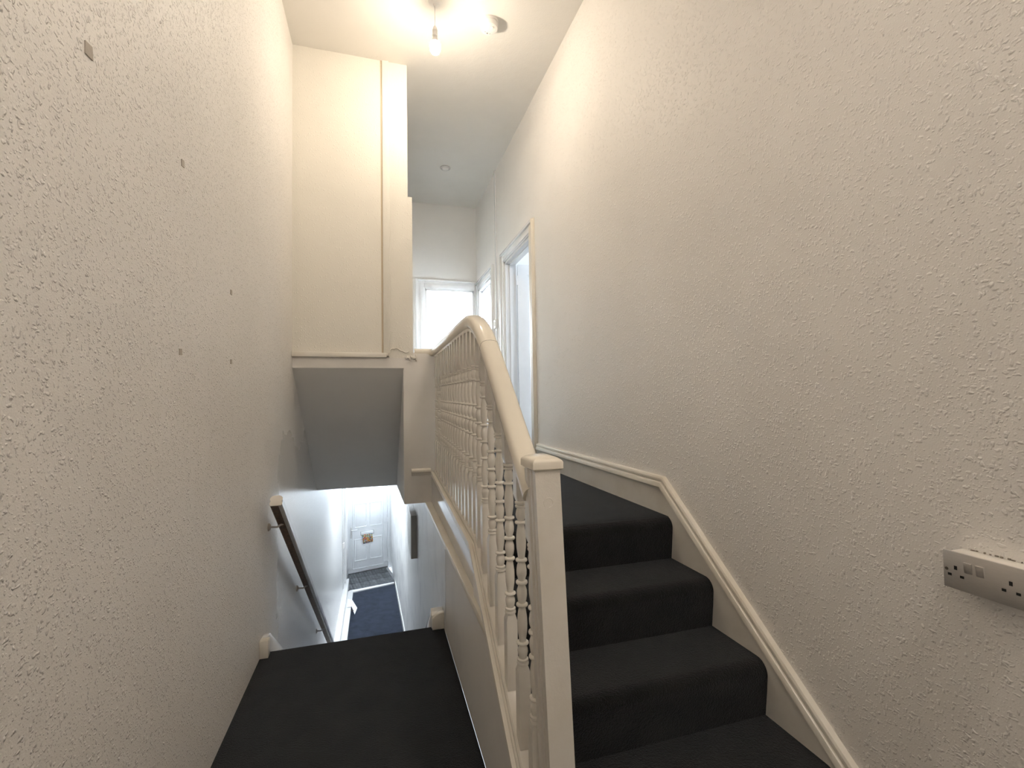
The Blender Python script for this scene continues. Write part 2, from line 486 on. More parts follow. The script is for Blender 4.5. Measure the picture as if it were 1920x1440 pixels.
run_moulding(top, [(0, 0), (.020, .002), (.024, .010), (.024, .018), (.019, .022), (.019, .027), (.027, .031), (.030, .040), (.030, .052), (.024, .058), (.0, .062)], 'moulding', M['trim_cream'], sk, XR)
w = MB(); w.box(XR - .018, XR, BACK, .90, 0, .135)
w.build('landing_board', M['skirt'], sk)

# ------------------------------------------------------------------ short flight up
fl = thing('carpeted_staircase', (.9, 1.5, 0), 'short flight of black carpeted steps climbing to the upper landing', 'stairs')
def step_profile(yn, z, yback, zdown, r=.028):
    p = [(yback, zdown), (yback, z)]
    r = .046
    for i in range(9):
        a = math.pi / 2 + math.pi / 2 * i / 8
        p.append((yn + r + r * math.cos(a), z - r + r * math.sin(a)))
    p.append((yn + .004, z - .10)); p.append((yn + .014, zdown))
    return p
for i in range(4):
    z = RIS * (i + 1); yb = NOS[i + 1] + .03 if i < 3 else 1.93
    w = MB(); w.prism(step_profile(NOS[i], z, yb, z - RIS), 'x', .449 if i else .488, XR - .0185)
    w.build('step', M['carpet'], fl, smooth=True, angle=30)

# ------------------------------------------------------------------ flight down to the hall
dn = thing('hall_staircase', (-.12, 4.2, ZH), 'long straight flight descending to the entrance hall between painted strings', 'stairs')
NR = 11; rz = -ZH / NR; go = .262
for i in range(1, NR):
    z = -rz * i
    w = MB(); w.prism(step_profile_ := [(YN + go*(i-1) - .02, z - rz), (YN + go*(i-1) - .02, z), (YN + go*i - .02, z), (YN + go*i - .003, z - .006), (YN + go*i, z - .02), (YN + go*i - .006, z - .042), (YN + go*i - .02, z - .05), (YN + go*i - .02, z - rz)], 'x', XL + .034, .30)
    w.build('step', M['carpet'], dn, smooth=True, angle=30)
sl = rz / go
ye = YN + go * NR - .1
w = MB(); w.prism([(2.735, .094), (2.80, .082), (ye, .07 - sl * (ye - YN)), (ye, -.25 - sl * (ye - YN)), (2.80, -.16), (2.735, -.02)], 'x', XL + .001, XL + .033)
w.build('wall_string', M['gloss_white'], dn, bevel=.003)
w = MB(); w.box(XL + .001, XL + .043, 2.69, 2.737, .004, .092)
w.build('string_end', M['trim_cream'], dn, bevel=.003)
w = MB(); w.prism([(2.745, .01), (2.745, .075), (2.765, .088), (2.80, .095), (2.86, .03), (ye, .02 - sl * (ye - YN)), (ye, -.25 - sl * (ye - YN)), (2.80, -.16)], 'x', .300, .3695)
w.build('wall_string', M['gloss_white'], dn, bevel=.003)
w = MB(); w.prism([(.301, .004), (.369, .004), (.369, .098), (.345, .095), (.322, .085), (.301, .066)], 'y', 2.715, 2.747)
w.build('string_end', M['trim_cream'], dn, bevel=.003)

# ------------------------------------------------------------------ spandrel under the short flight
sp = thing('trim_1', (.40, 2.0, 0), 'painted spandrel panelling under the string of the short flight', 'panelling', kind='structure')
def zstr(y):                       # lower edge of the string capping
    return min(.725, .74 + (y - 1.87) * .73 - .02)
w = MB(); w.prism([(1.10, 0), (2.78, 0), (2.78, -.3), (3.70, -.3), (3.70, .50), (1.60, .50), (1.10, zstr(1.10))], 'x', .371, .43)
w.build('panel', M['spandrel'], sp)
w = MB(); w.prism([(1.58, .498), (3.66, .498), (3.66, .512), (3.66, .532), (1.63, .532), (1.58, .52)], 'x', .358, .45)
w.build('ledge', M['trim_cream'], sp, bevel=.005)
w = MB()
w.quadbox([(.384, 1.62, .53), (.42, 1.62, .53), (.46, 3.655, .53), (.408, 3.655, .53), (.384, 1.88, .72), (.42, 1.88, .72), (.46, 3.655, .735), (.408, 3.655, .735)])
w.build('gloss_panel', M['mirror_gloss'], sp)

# ------------------------------------------------------------------ balustrade
bal = thing('balustrade', (.41, 1.1, 0), 'cream gloss banister of turned balusters with square newel and ramped handrail', 'banister')
# string / capping that carries the balusters
def cap_line():
    return [(1.12, .195), (1.87, .742), (2.4, .748), (3.0, .756), (YB, .765)]
cl = cap_line()
def cap_sweep(offs, name, mat, zoff=0, bev=0):
    rings = []
    for y, z in cl:
        c = xc(y); rings.append([(c + dx, y, z + dz + zoff) for dx, dz in offs])
    w = MB(); w.loft(rings); return w.build(name, mat, bal, smooth=True, angle=25)
cap_sweep([(-.046, 0), (-.046, -.026), (-.040, -.034), (.040, -.034), (.044, .006), (-.012, .006), (-.018, .000), (-.024, -.003), (-.030, -.003), (-.034, .002)], 'base_rail', M['trim_cream'])
cap_sweep([(-.020, .018), (-.024, .010), (-.024, -.02), (.034, -.02), (.034, .018)], 'baluster_fillet', M['cream'])
cap_sweep([(-.030, -.034), (-.030, -.20), (.030, -.20), (.030, -.034)], 'string', M['spandrel']) if False else None
w = MB(); w.prism([(1.12, .16), (1.87, .708), (1.87, .50), (1.58, .50), (1.12, .10)], 'x', .374, .43)
w.build('string', M['spandrel'], bal)
# newel: leans slightly, with two grooves on the stair side
nw = []
w = MB()
def newel_ring(z):
    k = (1.16 - z) * .036
    a, b, y0, y1 = .374 + k, .440 + k, 1.082, 1.168
    g = .007
    return [(a, y0, z), (b, y0, z), (b, y1, z), (a, y1, z), (a, y1 - .022, z), (a + g, y1 - .026, z), (a + g, y1 - .038, z), (a, y1 - .042, z), (a, y1 - .052, z), (a + g, y1 - .055, z), (a + g, y1 - .060, z), (a, y1 - .064, z)]
w.loft([newel_ring(0.0), newel_ring(.4), newel_ring(.8), newel_ring(1.156)])
newel = w.build('newel_post', M['cream_old'], bal)
w = MB()
x0, x1, y0, y1 = .367, .447, 1.075, 1.176
w.loft([[(x0 + d, y0 + d, z), (x1 - d, y0 + d, z), (x1 - d, y1 - d, z), (x0 + d, y1 - d, z)] for d, z in ((.004, 1.148), (0, 1.152), (0, 1.168), (.003, 1.173), (.012, 1.179), (.028, 1.183))])
cp = w.build('newel_cap', M['rail_paint'], bal, smooth=True, angle=35)
nx = lambda z: .374 + (1.16 - z) * .036          # left edge of the leaning post
w = MB()
for q in range(16):
    a0, a1 = 2 * math.pi * q / 16, 2 * math.pi * (q + 1) / 16
    if q in (10, 11): continue
    cx_, cz_ = nx(1.068) + .031, 1.068
    w.tube([(cx_ + .012 * math.cos(a0), 1.0818, cz_ + .012 * math.sin(a0)), (cx_ + .012 * math.cos(a1), 1.0818, cz_ + .012 * math.sin(a1))], .0012, 5)
w.build('filled_bolt_hole', M['cream_old'], newel, smooth=True)
w = MB()
for dx, dz, r_ in ((.042, .655, .006), (.045, .640, .008), (.046, .625, .005), (.041, .632, .004)):
    w.lathe([(.0005, .003), (r_ * .6, .0022), (r_, 0)], 8, (nx(dz) + dx, 1.0795, dz), 'y')
w.build('filler_lumps', M['cream_old'], newel, smooth=True)
# handrail
zz = [(1.16, 1.075), (1.268, 1.170), (1.36, 1.253), (1.45, 1.335), (1.53, 1.408), (1.60, 1.470), (1.66, 1.520), (1.72, 1.565), (1.78, 1.602), (1.85, 1.634), (1.92, 1.656), (2.0, 1.670), (2.12, 1.679), (2.3, 1.684), (2.7, 1.690), (3.1, 1.695), (3.5, 1.70)]
path = [(xc(y), y, z) for y, z in zz]
xe = xc(3.6)
path += [(xe - .001, 3.60, 1.701), (xe - .006, 3.640, 1.702), (xe - .018, 3.665, 1.702), (xe - .04, 3.685, 1.702), (xe - .07, 3.69, 1.702), (.285, 3.69, 1.702)]
rp = []
for i in range(20):
    a = 2 * math.pi * i / 20
    u, v = math.cos(a), math.sin(a)
    e = 2.6
    rp.append((.035 * math.copysign(abs(u) ** (2 / e), u), .031 * math.copysign(abs(v) ** (2 / e), v)))
w = MB(); w.tube(path, 0, prof=rp)
rail = w.build('handrail', M['rail_paint'], bal, smooth=True, angle=60)
# flat rib under the rail that the balusters are fixed to
w = MB(); w.tube([(x, y, z - .034) for x, y, z in path[:18]], 0, prof=[(-.017, -.008), (.017, -.008), (.017, .012), (-.017, .012)])
w.build('rail_fillet', M['cream'], rail)
# the hair-line joint in the ramp of the rail
jp = []
p0 = Vector((xc(1.66), 1.66, 1.520)); tg = Vector((0, .06, .048)).normalized(); sd = tg.cross(Vector((0, 0, 1))).normalized(); up = sd.cross(tg)
w = MB(); w.loft([[p0 + tg * d + sd * u * 1.012 + up * v * 1.012 for u, v in rp] for d in (-.0007, .0007)])
w.build('rail_joint', M['dark_gap'], rail)

SH = .2475; K = .90
half_ = [(.0, .0165), (.012, .0148), (.026, .0145), (.029, .0172), (.036, .0178), (.042, .0172), (.045, .0138), (.048, .0138), (.051, .0164), (.057, .0170), (.062, .0164), (.065, .0128), (.082, .0150), (.105, .0172), (.122, .0160), (.137, .0122), (.143, .0122), (.146, .0172), (.152, .0184), (.158, .0172), (.161, .0118), (.185, .0134), (.22, .0156), (.26, .0166), (.30, .0158), (.34, .0134), (.360, .0115), (.364, .0165), (.371, .0178), (.378, .0165), (.382, .0115), (.40, .0146), (.43, .0170), (.455, .0166), (.48, .0130), (.489, .0115), (.492, .0165), (.5, .0180)]
half = [(s_, r_ * (1.10 if r_ > .0163 and (s_ < .07 or .14 < s_ < .16 or .36 < s_ < .38 or s_ > .49) else .94 if r_ < .0135 else 1.0)) for s_, r_ in half_]
profile = [(s_, r_) for s_, r_ in half] + [(1 - s_, r_) for s_, r_ in reversed(half[:-1])]
def baluster_mesh(zbot, ztop, ztop_b=None):
    """local coordinates, origin at the middle bead; zbot/ztop relative"""
    w = MB()
    w.lathe([(r_ * K, SH - s_ * 2 * SH) for s_, r_ in reversed(profile)], 14)
    h = .0172
    for sgn, zz_ in ((-1, zbot), (1, ztop)):
        b = sgn * SH
        w.loft([[(x * h * q, y * h * q, z) for x, y in ((-1, -1), (1, -1), (1, 1), (-1, 1))] for q, z in (((.72, b - sgn * .012), (1, b + sgn * .006), (1, zz_))[::1])])
    return w
def rail_z(y):
    for (a, b), (c, d) in zip(zz, zz[1:]):
        if a <= y <= c: return b + (d - b) * (y - a) / (c - a)
    return zz[-1][1]
def cap_z(y):
    for (a, b), (c, d) in zip(cl, cl[1:]):
        if a <= y <= c: return b + (d - b) * (y - a) / (c - a)
    return cl[-1][1]
slots = [(1.185, .705), (1.296, .795), (1.42, .887), (1.535, .978), (1.645, 1.072), (1.752, 1.163), (1.845, 1.231)]
n = 17
for i in range(n):
    y = 1.942 + i * (3.605 - 1.942) / (n - 1)
    slots.append((y, 1.240 + .018 * (y - 1.94) / 1.66 - (.075 if i in (13, 14) else 0)))
for y, zm in slots:
    w = baluster_mesh(cap_z(y) + .008 - zm, rail_z(y) - .030 - zm)
    ob = w.build('baluster', M['cream'], None, smooth=True, angle=38)
    ob.parent = bal
    ob.location = (xc(y) - bal.location[0], y - bal.location[1], zm - bal.location[2])

# ------------------------------------------------------------------ doors of the landing
def architrave_x(parent, y0, y1, zt, xw, wd=.115, mat=None, zb=T):
    """moulded architrave on the right wall (faces -x)"""
    m_ = mat or M['trim_white']
    steps = ((0, wd, .016), (.012, .060, .024), (wd - .03, wd - .006, .034))
    for nm, a, b in (('architrave', y0 - wd, y0), ('architrave', y1, y1 + wd)):
        w = MB()
        near = nm and (a < y0)
        for s0, s1, d in steps:
            if a < y0: w.box(xw - d, xw, y0 - s1, y0 - s0, zb, zt + s1)
            else: w.box(xw - d, xw, y1 + s0, y1 + s1, zb, zt + s1)
        w.build(nm, M['trim_cream'] if (a < y0 and mat is None) else m_, parent, bevel=.003)
    w = MB()
    for s0, s1, d in steps: w.box(xw - d, xw, y0 - s0, y1 + s0, zt + s0, zt + s1)
    w.build('architrave_head', m_, parent, bevel=.003)
def lining_x(parent, y0, y1, zt, xa, xb, mat):
    w = MB(); w.box(xa, xb, y0, y0 + .022, T, zt); w.box(xa, xb, y1 - .022, y1, T, zt); w.box(xa, xb, y0, y1, zt - .022, zt)
    w.box(xa + .045, xa + .075, y0 + .022, y0 + .034, T, zt - .02); w.box(xa + .045, xa + .075, y1 - .034, y1 - .022, T, zt - .02); w.box(xa + .045, xa + .075, y0, y1, zt - .034, zt - .022)
    w.build('lining', mat, parent)
def leaf_panelled(parent, w_, h_, th, mat, name='leaf', flip=1):
    """panelled leaf in local coordinates along +x from the hinge, thickness along y"""
    st = .105
    rows = ((.20, .86), (1.02, h_ - .11))
    w = MB()
    w.box(0, st, 0, th, 0, h_); w.box(w_ - st, w_, 0, th, 0, h_); w.box(w_/2 - .045, w_/2 + .045, 0, th, 0, h_)
    w.box(st, w_ - st, 0, th, 0, rows[0][0]); w.box(st, w_ - st, 0, th, rows[0][1], rows[1][0]); w.box(st, w_ - st, 0, th, rows[1][1], h_)
    lf = w.build(name, mat, parent, origin=(0, 0, 0)); lf['_local'] = 1
    for (a, b) in rows:
        for x0_, x1_ in ((st, w_/2 - .045), (w_/2 + .045, w_ - st)):
            q = MB(); q.box(x0_, x1_, th*.32, th*.68, a, b)
            g = .014
            for yy0, yy1 in ((th*.12, th*.34), (th*.66, th*.88)):
                q.box(x0_, x0_ + g, yy0, yy1, a, b); q.box(x1_ - g, x1_, yy0, yy1, a, b); q.box(x0_, x1_, yy0, yy1, a, a + g); q.box(x0_, x1_, yy0, yy1, b - g, b)
            q.build('panel', mat, lf)
    return lf
# near side door: open, leaf swung into the room from the far jamb
d2 = thing('door_2', (XR, A1, T), 'white doorway on the landing nearest the skirting, its panelled leaf swung open', 'door', kind='structure')
architrave_x(d2, A0, A1, AZ, XR)
lining_x(d2, A0, A1, AZ, XR - .002, XR + .115, M['trim_white'])
lf_e = bpy.data.objects.new('leaf_pivot', None)
def rotated_leaf(parent, hinge, ang, w_, h_, mat):
    lf = leaf_panelled(parent, w_, h_, .04, mat)
    lf.location = (hinge[0] - parent.location[0], hinge[1] - parent.location[1], hinge[2] - parent.location[2])
    lf.rotation_euler = (0, 0, ang)
    return lf
bpy.data.objects.remove(lf_e)
lf = rotated_leaf(d2, (XR + .125, A1 - .055, T + .012), math.radians(-6), .80, AZ - T - .04, M['trim_white'])
for z in (.25, 1.78):
    w = MB(); w.box(-.012, .012, -.006, .010, z, z + .10); w.build('hinge', M['trim_white'], lf)
d3 = thing('door_3', (XR, B1, T), 'white doorway in the far corner of the landing side wall, door ajar', 'door', kind='structure')
architrave_x(d3, B0, B1, BZ, XR, wd=.115, mat=M['trim_white'])
lining_x(d3, B0, B1, BZ, XR - .002, XR + .115, M['trim_white'])
lf = rotated_leaf(d3, (XR + .120, B1 - .055, T + .012), math.radians(-12), .68, BZ - T - .04, M['trim_white'])
w = MB(); w.box(.115, .135, -.004, .002, 1.62, 1.70); w.tube([(.125, 0, 1.68), (.125, -.03, 1.672), (.125, -.042, 1.69)], .005, 6); w.tube([(.125, 0, 1.64), (.125, -.035, 1.63), (.125, -.042, 1.65)], .005, 6)
w.build('coat_hook', M['chrome'], lf)
# doorway at the end of the landing
d4 = thing('door_4', ((C0 + C1) / 2, YF, T), 'white framed doorway at the end of the landing into the bright bathroom', 'door', kind='structure')
w = MB()
for s0, s1, d in ((0, .13, .016), (.015, .07, .022), (.10, .125, .034)):
    w.box(C0 - s1, C0 - s0, YF - d, YF, T, CZ + s1)
w.build('architrave', M['trim_white'], d4, bevel=.003)
w = MB(); w.box(C1, XR - .001, YF - .018, YF, T, CZ + .12); w.build('architrave', M['trim_white'], d4, bevel=.003)
w = MB()
for s0, s1, d in ((0, .13, .016), (.015, .07, .022), (.10, .125, .034)):
    w.box(C0 - s0, XR - .001, YF - d, YF, CZ + s0, CZ + s1)
w.build('architrave_head', M['trim_white'], d4, bevel=.003)
w = MB(); w.box(C0, C0 + .02, YF - .002, YF + .125, T, CZ); w.box(C1 - .02, C1, YF - .002, YF + .125, T, CZ); w.box(C0, C1, YF - .002, YF + .125, CZ - .02, CZ)
w.build('lining', M['trim_white'], d4)

# rooms behind the doors
def room(name, x0, x1, y0, y1, z0, z1, label, skip, mat):
    w = MB(); t_ = .08
    if 'L' not in skip: w.box(x0 - t_, x0, y0, y1, z0, z1)
    if 'R' not in skip: w.box(x1, x1 + t_, y0, y1, z0, z1)
    if 'N' not in skip: w.box(x0 - t_, x1 + t_, y0 - t_, y0, z0, z1)
    if 'F' not in skip: w.box(x0 - t_, x1 + t_, y1, y1 + t_, z0, z1)
    w.box(x0 - t_, x1 + t_, y0 - t_, y1 + t_, z1, z1 + t_)
    return struct(w.build(name, mat), label, 'wall')
room('wall_side_room', XR + .11, 4.2, 2.6, 5.02, T - .05, 3.4, 'plain white walls of the side room behind the open door', 'L', M['white_wall'])
room('wall_end_room', XR + .11, 3.4, 5.12, 7.0, T - .05, 3.4, 'plain white walls of the room behind the far corner door', 'L', M['white_wall'])
w = MB(); w.box(XR, 4.2, 2.55, 5.02, T - .1, T); struct(w.build('floor_side_room', M['carpet']), 'dark carpet of the side room', 'floor')
w = MB(); w.box(XR, 3.4, 5.1, 7.0, T - .1, T); struct(w.build('floor_end_room', M['carpet']), 'dark carpet of the far corner room', 'floor')
BX0, BX1, BY0, BY1 = -.1, 1.30, YF + .12, 8.7
w = MB()
w.box(BX0 - .08, BX0, BY0, BY1, T - .05, 3.4); w.box(2.35, 2.43, 7.1, BY1, T - .05, 3.4); w.box(XR + .02, 2.43, 7.08, 7.12, T - .05, 3.4)
w.box(XR - .01, XR + .03, BY0, 7.1, T - .05, 3.4)
w.box(BX0, 2.43, BY1, BY1 + .08, T - .05, 3.4); w.box(BX0, 2.43, BY0, BY1 + .08, 3.4, 3.48)
struct(w.build('wall_bathroom', M['white_wall']), 'bright white walls of the bathroom beyond the landing', 'wall')
w = MB(); w.box(.40, 1.005, 7.25, BY1, T, 3.4)
struct(w.build('wall_shower', M['upvc']), 'white shower partition inside the bathroom', 'wall')
w = MB(); w.box(BX0, 2.43, BY0 - .1, BY1, T - .1, T); struct(w.build('floor_bathroom', M['grout']), 'pale bathroom floor', 'floor')
def window(name, label, x0, x1, y0, y1, z0, z1, mat, horiz):
    """horiz='x': pane lies in x-z plane at y0; 'y': pane lies in y-z plane at x0"""
    t = thing(name, ((x0 + x1) / 2, (y0 + y1) / 2, z0), label, 'window', kind='structure')
    w = MB(); f = .05
    if horiz == 'x':
        w.box(x0 - f, x0, y0 - .03, y0 + .02, z0 - f, z1 + f); w.box(x1, x1 + f, y0 - .03, y0 + .02, z0 - f, z1 + f)
        w.box(x0, x1, y0 - .03, y0 + .02, z0 - f, z0); w.box(x0, x1, y0 - .03, y0 + .02, z1, z1 + f); w.box((x0+x1)/2 - .02, (x0+x1)/2 + .02, y0 - .028, y0 + .02, z0, z1)
    else:
        w.box(x0 - .03, x0 + .02, y0 - f, y0, z0 - f, z1 + f); w.box(x0 - .03, x0 + .02, y1, y1 + f, z0 - f, z1 + f)
        w.box(x0 - .03, x0 + .02, y0, y1, z0 - f, z0); w.box(x0 - .03, x0 + .02, y0, y1, z1, z1 + f); w.box(x0 - .028, x0 + .02, (y0+y1)/2 - .02, (y0+y1)/2 + .02, z0, z1)
    w.build('window_frame', M['upvc'], t)
    w = MB()
    if horiz == 'x': w.box(x0, x1, y0 - .012, y0 - .006, z0, z1)
    else: w.box(x0 - .012, x0 - .006, y0, y1, z0, z1)
    w.build('frosted_pane', mat, t)
    return t
window('window_1', 'frosted bathroom window glowing with daylight', 1.12, 2.1, BY1 - .01, BY1, 1.75, 3.15, M['bath_win'], 'x')
window('window_2', 'bright window of the side room', 4.19, 4.2, 3.0, 4.7, 1.6, 3.1, M['room_a_win'], 'y')
window('window_3', 'bright window of the far corner room', 3.39, 3.4, 5.5, 6.7, 1.6, 3.1, M['room_b_win'], 'y')
bl = thing('bathroom_fill_light', (.80, 6.78, 3.4), 'round flush fill light added out of view on the bathroom ceiling', 'ceiling light')  # unseen, added to brighten the shower partition and spill onto the landing
w = MB(); w.lathe([(.13, 3.40), (.14, 3.39), (.14, 3.375), (.13, 3.37)], 20, (.80, 6.78, 0)); w.build('base', M['plastic'], bl, smooth=True, angle=40)
w = MB(); w.lathe([(.125, 3.372), (.12, 3.345), (.09, 3.325), (.04, 3.315), (.002, 3.313)], 20, (.80, 6.78, 0)); w.build('diffuser', M['bath_fill'], bl, smooth=True)
# shower arm on the partition
sh = thing('shower_arm', (.96, 7.25, 2.86), 'thin chrome shower arm on the white bathroom partition', 'shower arm')
w = MB(); w.lathe([(.004, 0), (.016, .002), (.016, .010), (.004, .012)], 12, (.985, 7.237, 2.855), 'y'); w.build('flange', M['chrome'], sh, smooth=True)
w = MB(); w.tube([(.985, 7.245, 2.855), (.98, 7.22, 2.856), (.95, 7.20, 2.860), (.84, 7.195, 2.864), (.826, 7.195, 2.855), (.82, 7.195, 2.832)], .006, 8); w.build('arm', M['chrome'], sh, smooth=True)

# cable trunking and switch on the landing wall
ct = thing('cable_trunking', (XR, 5.13, 2.2), 'slim white cable trunking running from the ceiling to a switch between two doors', 'trunking')
w = MB(); w.box(XR - .014, XR, 5.105, 5.135, 2.24, ZC); w.build('channel', M['trim_white'], ct, bevel=.002)
w = MB(); w.box(XR - .012, XR, 5.105, 5.135, T + .15, 2.14); w.build('channel', M['trim_white'], ct, bevel=.002)
w = MB(); w.box(XR - .032, XR, 5.08, 5.165, 2.14, 2.24); sw = w.build('switch_box', M['plastic'], ct, bevel=.004)
w = MB(); w.box(XR - .040, XR - .030, 5.11, 5.135, 2.17, 2.21); w.build('rocker', M['plastic'], sw, bevel=.002)

# ------------------------------------------------------------------ entrance hall
# front wall and door: skewed to the hall by about fifteen degrees
FD = math.radians(14.8)
fd = thing('door_1', (-.554, 9.765, ZH), 'white panelled front door with arched moulding, letter plate and hinges', 'door', kind='structure', rz=FD)
DW, DH = .782, 2.02
w = MB(); w.box(0, DW, 0, .05, .012, DH); leaf = w.build('leaf', M['upvc'], fd, bevel=.004)
def ridge(pts, r, name, closed=True):
    w = MB(); P_ = pts + ([pts[0]] if closed else [])
    for a, b in zip(P_, P_[1:]):
        w.tube([(a[0], -.001, a[1]), (b[0], -.001, b[1])], r, 6)
    return w.build(name, M['upvc'], leaf, smooth=True)
ridge([(.085, .085), (.70, .085), (.70, 1.93), (.085, 1.93)], .008, 'sash_bead')
for x0_, x1_ in ((.125, .355), (.43, .66)):
    for z0_, z1_ in ((.24, .66), (.90, 1.36)):
        w = MB(); w.prism([(x0_, z0_), (x1_, z0_), (x1_, z1_), (x0_, z1_)], 'y', -.004, .004); pn = w.build('panel', M['upvc'], leaf, bevel=.003)
        q = MB(); P_ = [(x0_, z0_), (x1_, z0_), (x1_, z1_), (x0_, z1_), (x0_, z0_)]
        for a, b in zip(P_, P_[1:]): q.tube([(a[0], -.004, a[1]), (b[0], -.004, b[1])], .009, 6)
        q.build('panel_bead', M['upvc'], pn, smooth=True)
arch = [(.16, 1.50)] + [(.39 + .215 * math.cos(a), 1.505 + .21 * math.sin(a)) for a in [math.pi - math.pi * i / 14 for i in range(15)]] + [(.62, 1.50)]
arch += [(.39 + .055 * math.cos(a), 1.50 + .05 * math.sin(a)) for a in [math.pi * i / 8 for i in range(9)]]
ridge(arch, .009, 'arch_bead')
w = MB(); w.box(.245, .495, -.012, 0, .735, .800); lp = w.build('letter_plate', M['upvc'], leaf, bevel=.006)
w = MB(); w.box(.238, .502, -.006, 0, .728, .807); w.build('letter_plate_rim', M['chrome'], leaf, bevel=.004)
w = MB(); w.box(.045, .075, -.010, 0, .70, .92); hd = w.build('handle_plate', M['grey_wood'], leaf, bevel=.004)
w = MB(); w.tube([(.06, -.01, .86), (.06, -.045, .86), (.075, -.05, .86), (.16, -.05, .86)], .009, 8); w.build('lever', M['upvc'], hd, smooth=True)
for z in (.12, .93, 1.72):
    w = MB(); w.box(DW - .085, DW + .03, -.010, .0, z, z + .028); w.lathe([(.011, 0), (.011, .10)], 10, (DW + .005, -.014, z - .01)); w.build('hinge', M['upvc'], leaf, bevel=0, smooth=True, angle=30)
w = MB(); w.box(-.05, -.002, -.02, .07, 0, DH + .05); w.box(DW + .002, DW + .06, -.02, .07, 0, DH + .05); w.box(-.05, DW + .06, -.02, .07, DH + .004, DH + .06)
w.build('frame', M['upvc'], fd, bevel=.003)
w = MB(); w.box(DW + .06, DW + .10, -.06, .05, 0, 2.5); w.box(DW + .10, DW + .17, -.12, .05, 0, 2.5)
w.build('frame_cover', M['trim_white'], fd, bevel=.004)
w = MB(); w.box(-.05, DW + .06, .02, .03, DH + .12, 2.45); w.build('fanlight', M['fan'], fd)
w = MB(); w.box(-.3, DW + .4, .07, .2, -.05, 2.60)
fw = w.build('wall_front', M['white_wall'], None); fw.location = fd.location; fw.rotation_euler = fd.rotation_euler
struct(fw, 'white front wall around the entrance door', 'wall')
# leaflet stuck in the letter plate
lf_ = thing('leaflet', (-.554 + .36 * math.cos(FD), 9.765 + .36 * math.sin(FD), ZH + .56), 'small colourful leaflet hanging out of the front door letter plate', 'leaflet', rz=FD)
w = MB()
rings = []
for i in range(6):
    s_ = i / 5
    rings.append((s_, -.016 - .020 * math.sin(s_ * math.pi * .8), .185 - s_ * .185))
n0 = len(w.v)
for s_, yy, z in rings:
    sh_ = .012 * s_; w.v += [(-.105 + sh_ + .02 * s_, yy, z), (.105 + sh_, yy, z + .03 * s_ * .6)]
for i in range(5): w.f.append((2*i, 2*i+1, 2*i+3, 2*i+2))
sheet = w.build('printed_sheet', M['sweets'], lf_)
sm = sheet.modifiers.new('t', 'SOLIDIFY'); sm.thickness = .0015
w = MB(); w.v = [(-.085, -.014, .03), (.10, -.014, .045), (.075, -.012, -.04), (-.06, -.012, -.055)]; w.f = [(0, 1, 2, 3)]
s2 = w.build('white_backing', M['paper'], lf_); sm = s2.modifiers.new('t', 'SOLIDIFY'); sm.thickness = .001

# tiled strip inside the front door
tl = thing('floor_entrance', (-.50, 8.93, ZH), 'worn grey ribbed quarry tiles inside the front door', 'floor', kind='structure', rz=math.radians(11.5))
w = MB(); w.box(-.12, .90, .0, 1.1, -.06, -.008); w.build('tile_bed', M['grout'], tl)
tm = None
random.seed(3)
for r_ in range(3):
    for c_ in range(6):
        if tm is None:
            w = MB(); w.box(0, .146, 0, .266, -.01, .004); ob = w.build('tile', M['tile'], tl, bevel=.003); tm = ob.data
        else:
            ob = bpy.data.objects.new('tile', tm); COL.objects.link(ob); ob.parent = tl
        ob.location = (-.06 + c_ * .151, .03 + r_ * .272, random.uniform(-.002, .002))
w = MB(); w.quadbox([(-.49, 8.80, ZH), (.30, 8.995, ZH), (.30, 9.06, ZH), (-.49, 8.905, ZH), (-.49, 8.80, ZH + .022), (.30, 8.995, ZH + .022), (.30, 9.06, ZH + .022), (-.49, 8.905, ZH + .022)])
struct(w.build('trim_2', M['trim_white'], bevel=.004), 'white threshold strip between hall carpet and entrance tiles', 'threshold')
# boxed pipes along the left side of the hall floor
bx = thing('baseboard_hall', (-.5, 7.3, ZH), 'white boxed-in skirting along the left of the hall floor', 'skirting', kind='structure')
w = MB(); w.box(XL, -.505, 5.5, 9.2, ZH, ZH + .13); w.build('board', M['trim_white'], bx, bevel=.004)
w = MB(); w.box(-.505, -.418, 5.5, 8.80, ZH, ZH + .05); w.build('pipe_boxing', M['trim_white'], bx, bevel=.004)
w = MB(); w.tube([(-.415, 7.93, ZH + .07), (-.37, 7.93, ZH + .072)], .006, 6); w.build('pipe_stub', M['dark_gap'], bx)
w = MB(); w.prism([(.366, 5.6), (.366, 6.99), (.306, 8.9), (.318, 8.9), (.378, 7.0), (.372, 5.6)], 'z', ZH, ZH + .09)
struct(w.build('baseboard_stair', M['trim_white']), 'thin white skirting along the right of the hall floor', 'skirting')
# trunking on the left hall wall
ht = thing('hall_trunking', (XL, 8.75, ZH + .13), 'vertical white pipe trunking on the left hall wall beside the front door', 'trunking')
w = MB(); w.box(XL + .001, XL + .022, 8.64, 8.70, -1.15, .43); w.build('channel', M['trim_white'], ht, bevel=.003)
w = MB(); w.box(XL + .001, XL + .03, 8.62, 8.71, -1.24, -1.15); w.build('junction_box', M['plastic'], ht, bevel=.004)
w = MB(); w.box(XL + .001, XL + .016, 8.72, 8.80, ZH + .13, .43); w.build('back_strip', M['trim_white'], ht, bevel=.003)
w = MB(); w.box(XL + .001, XL + .045, 9.0, 9.6, ZH + .13, .43); w.build('door_casing', M['trim_white'], ht, bevel=.003)
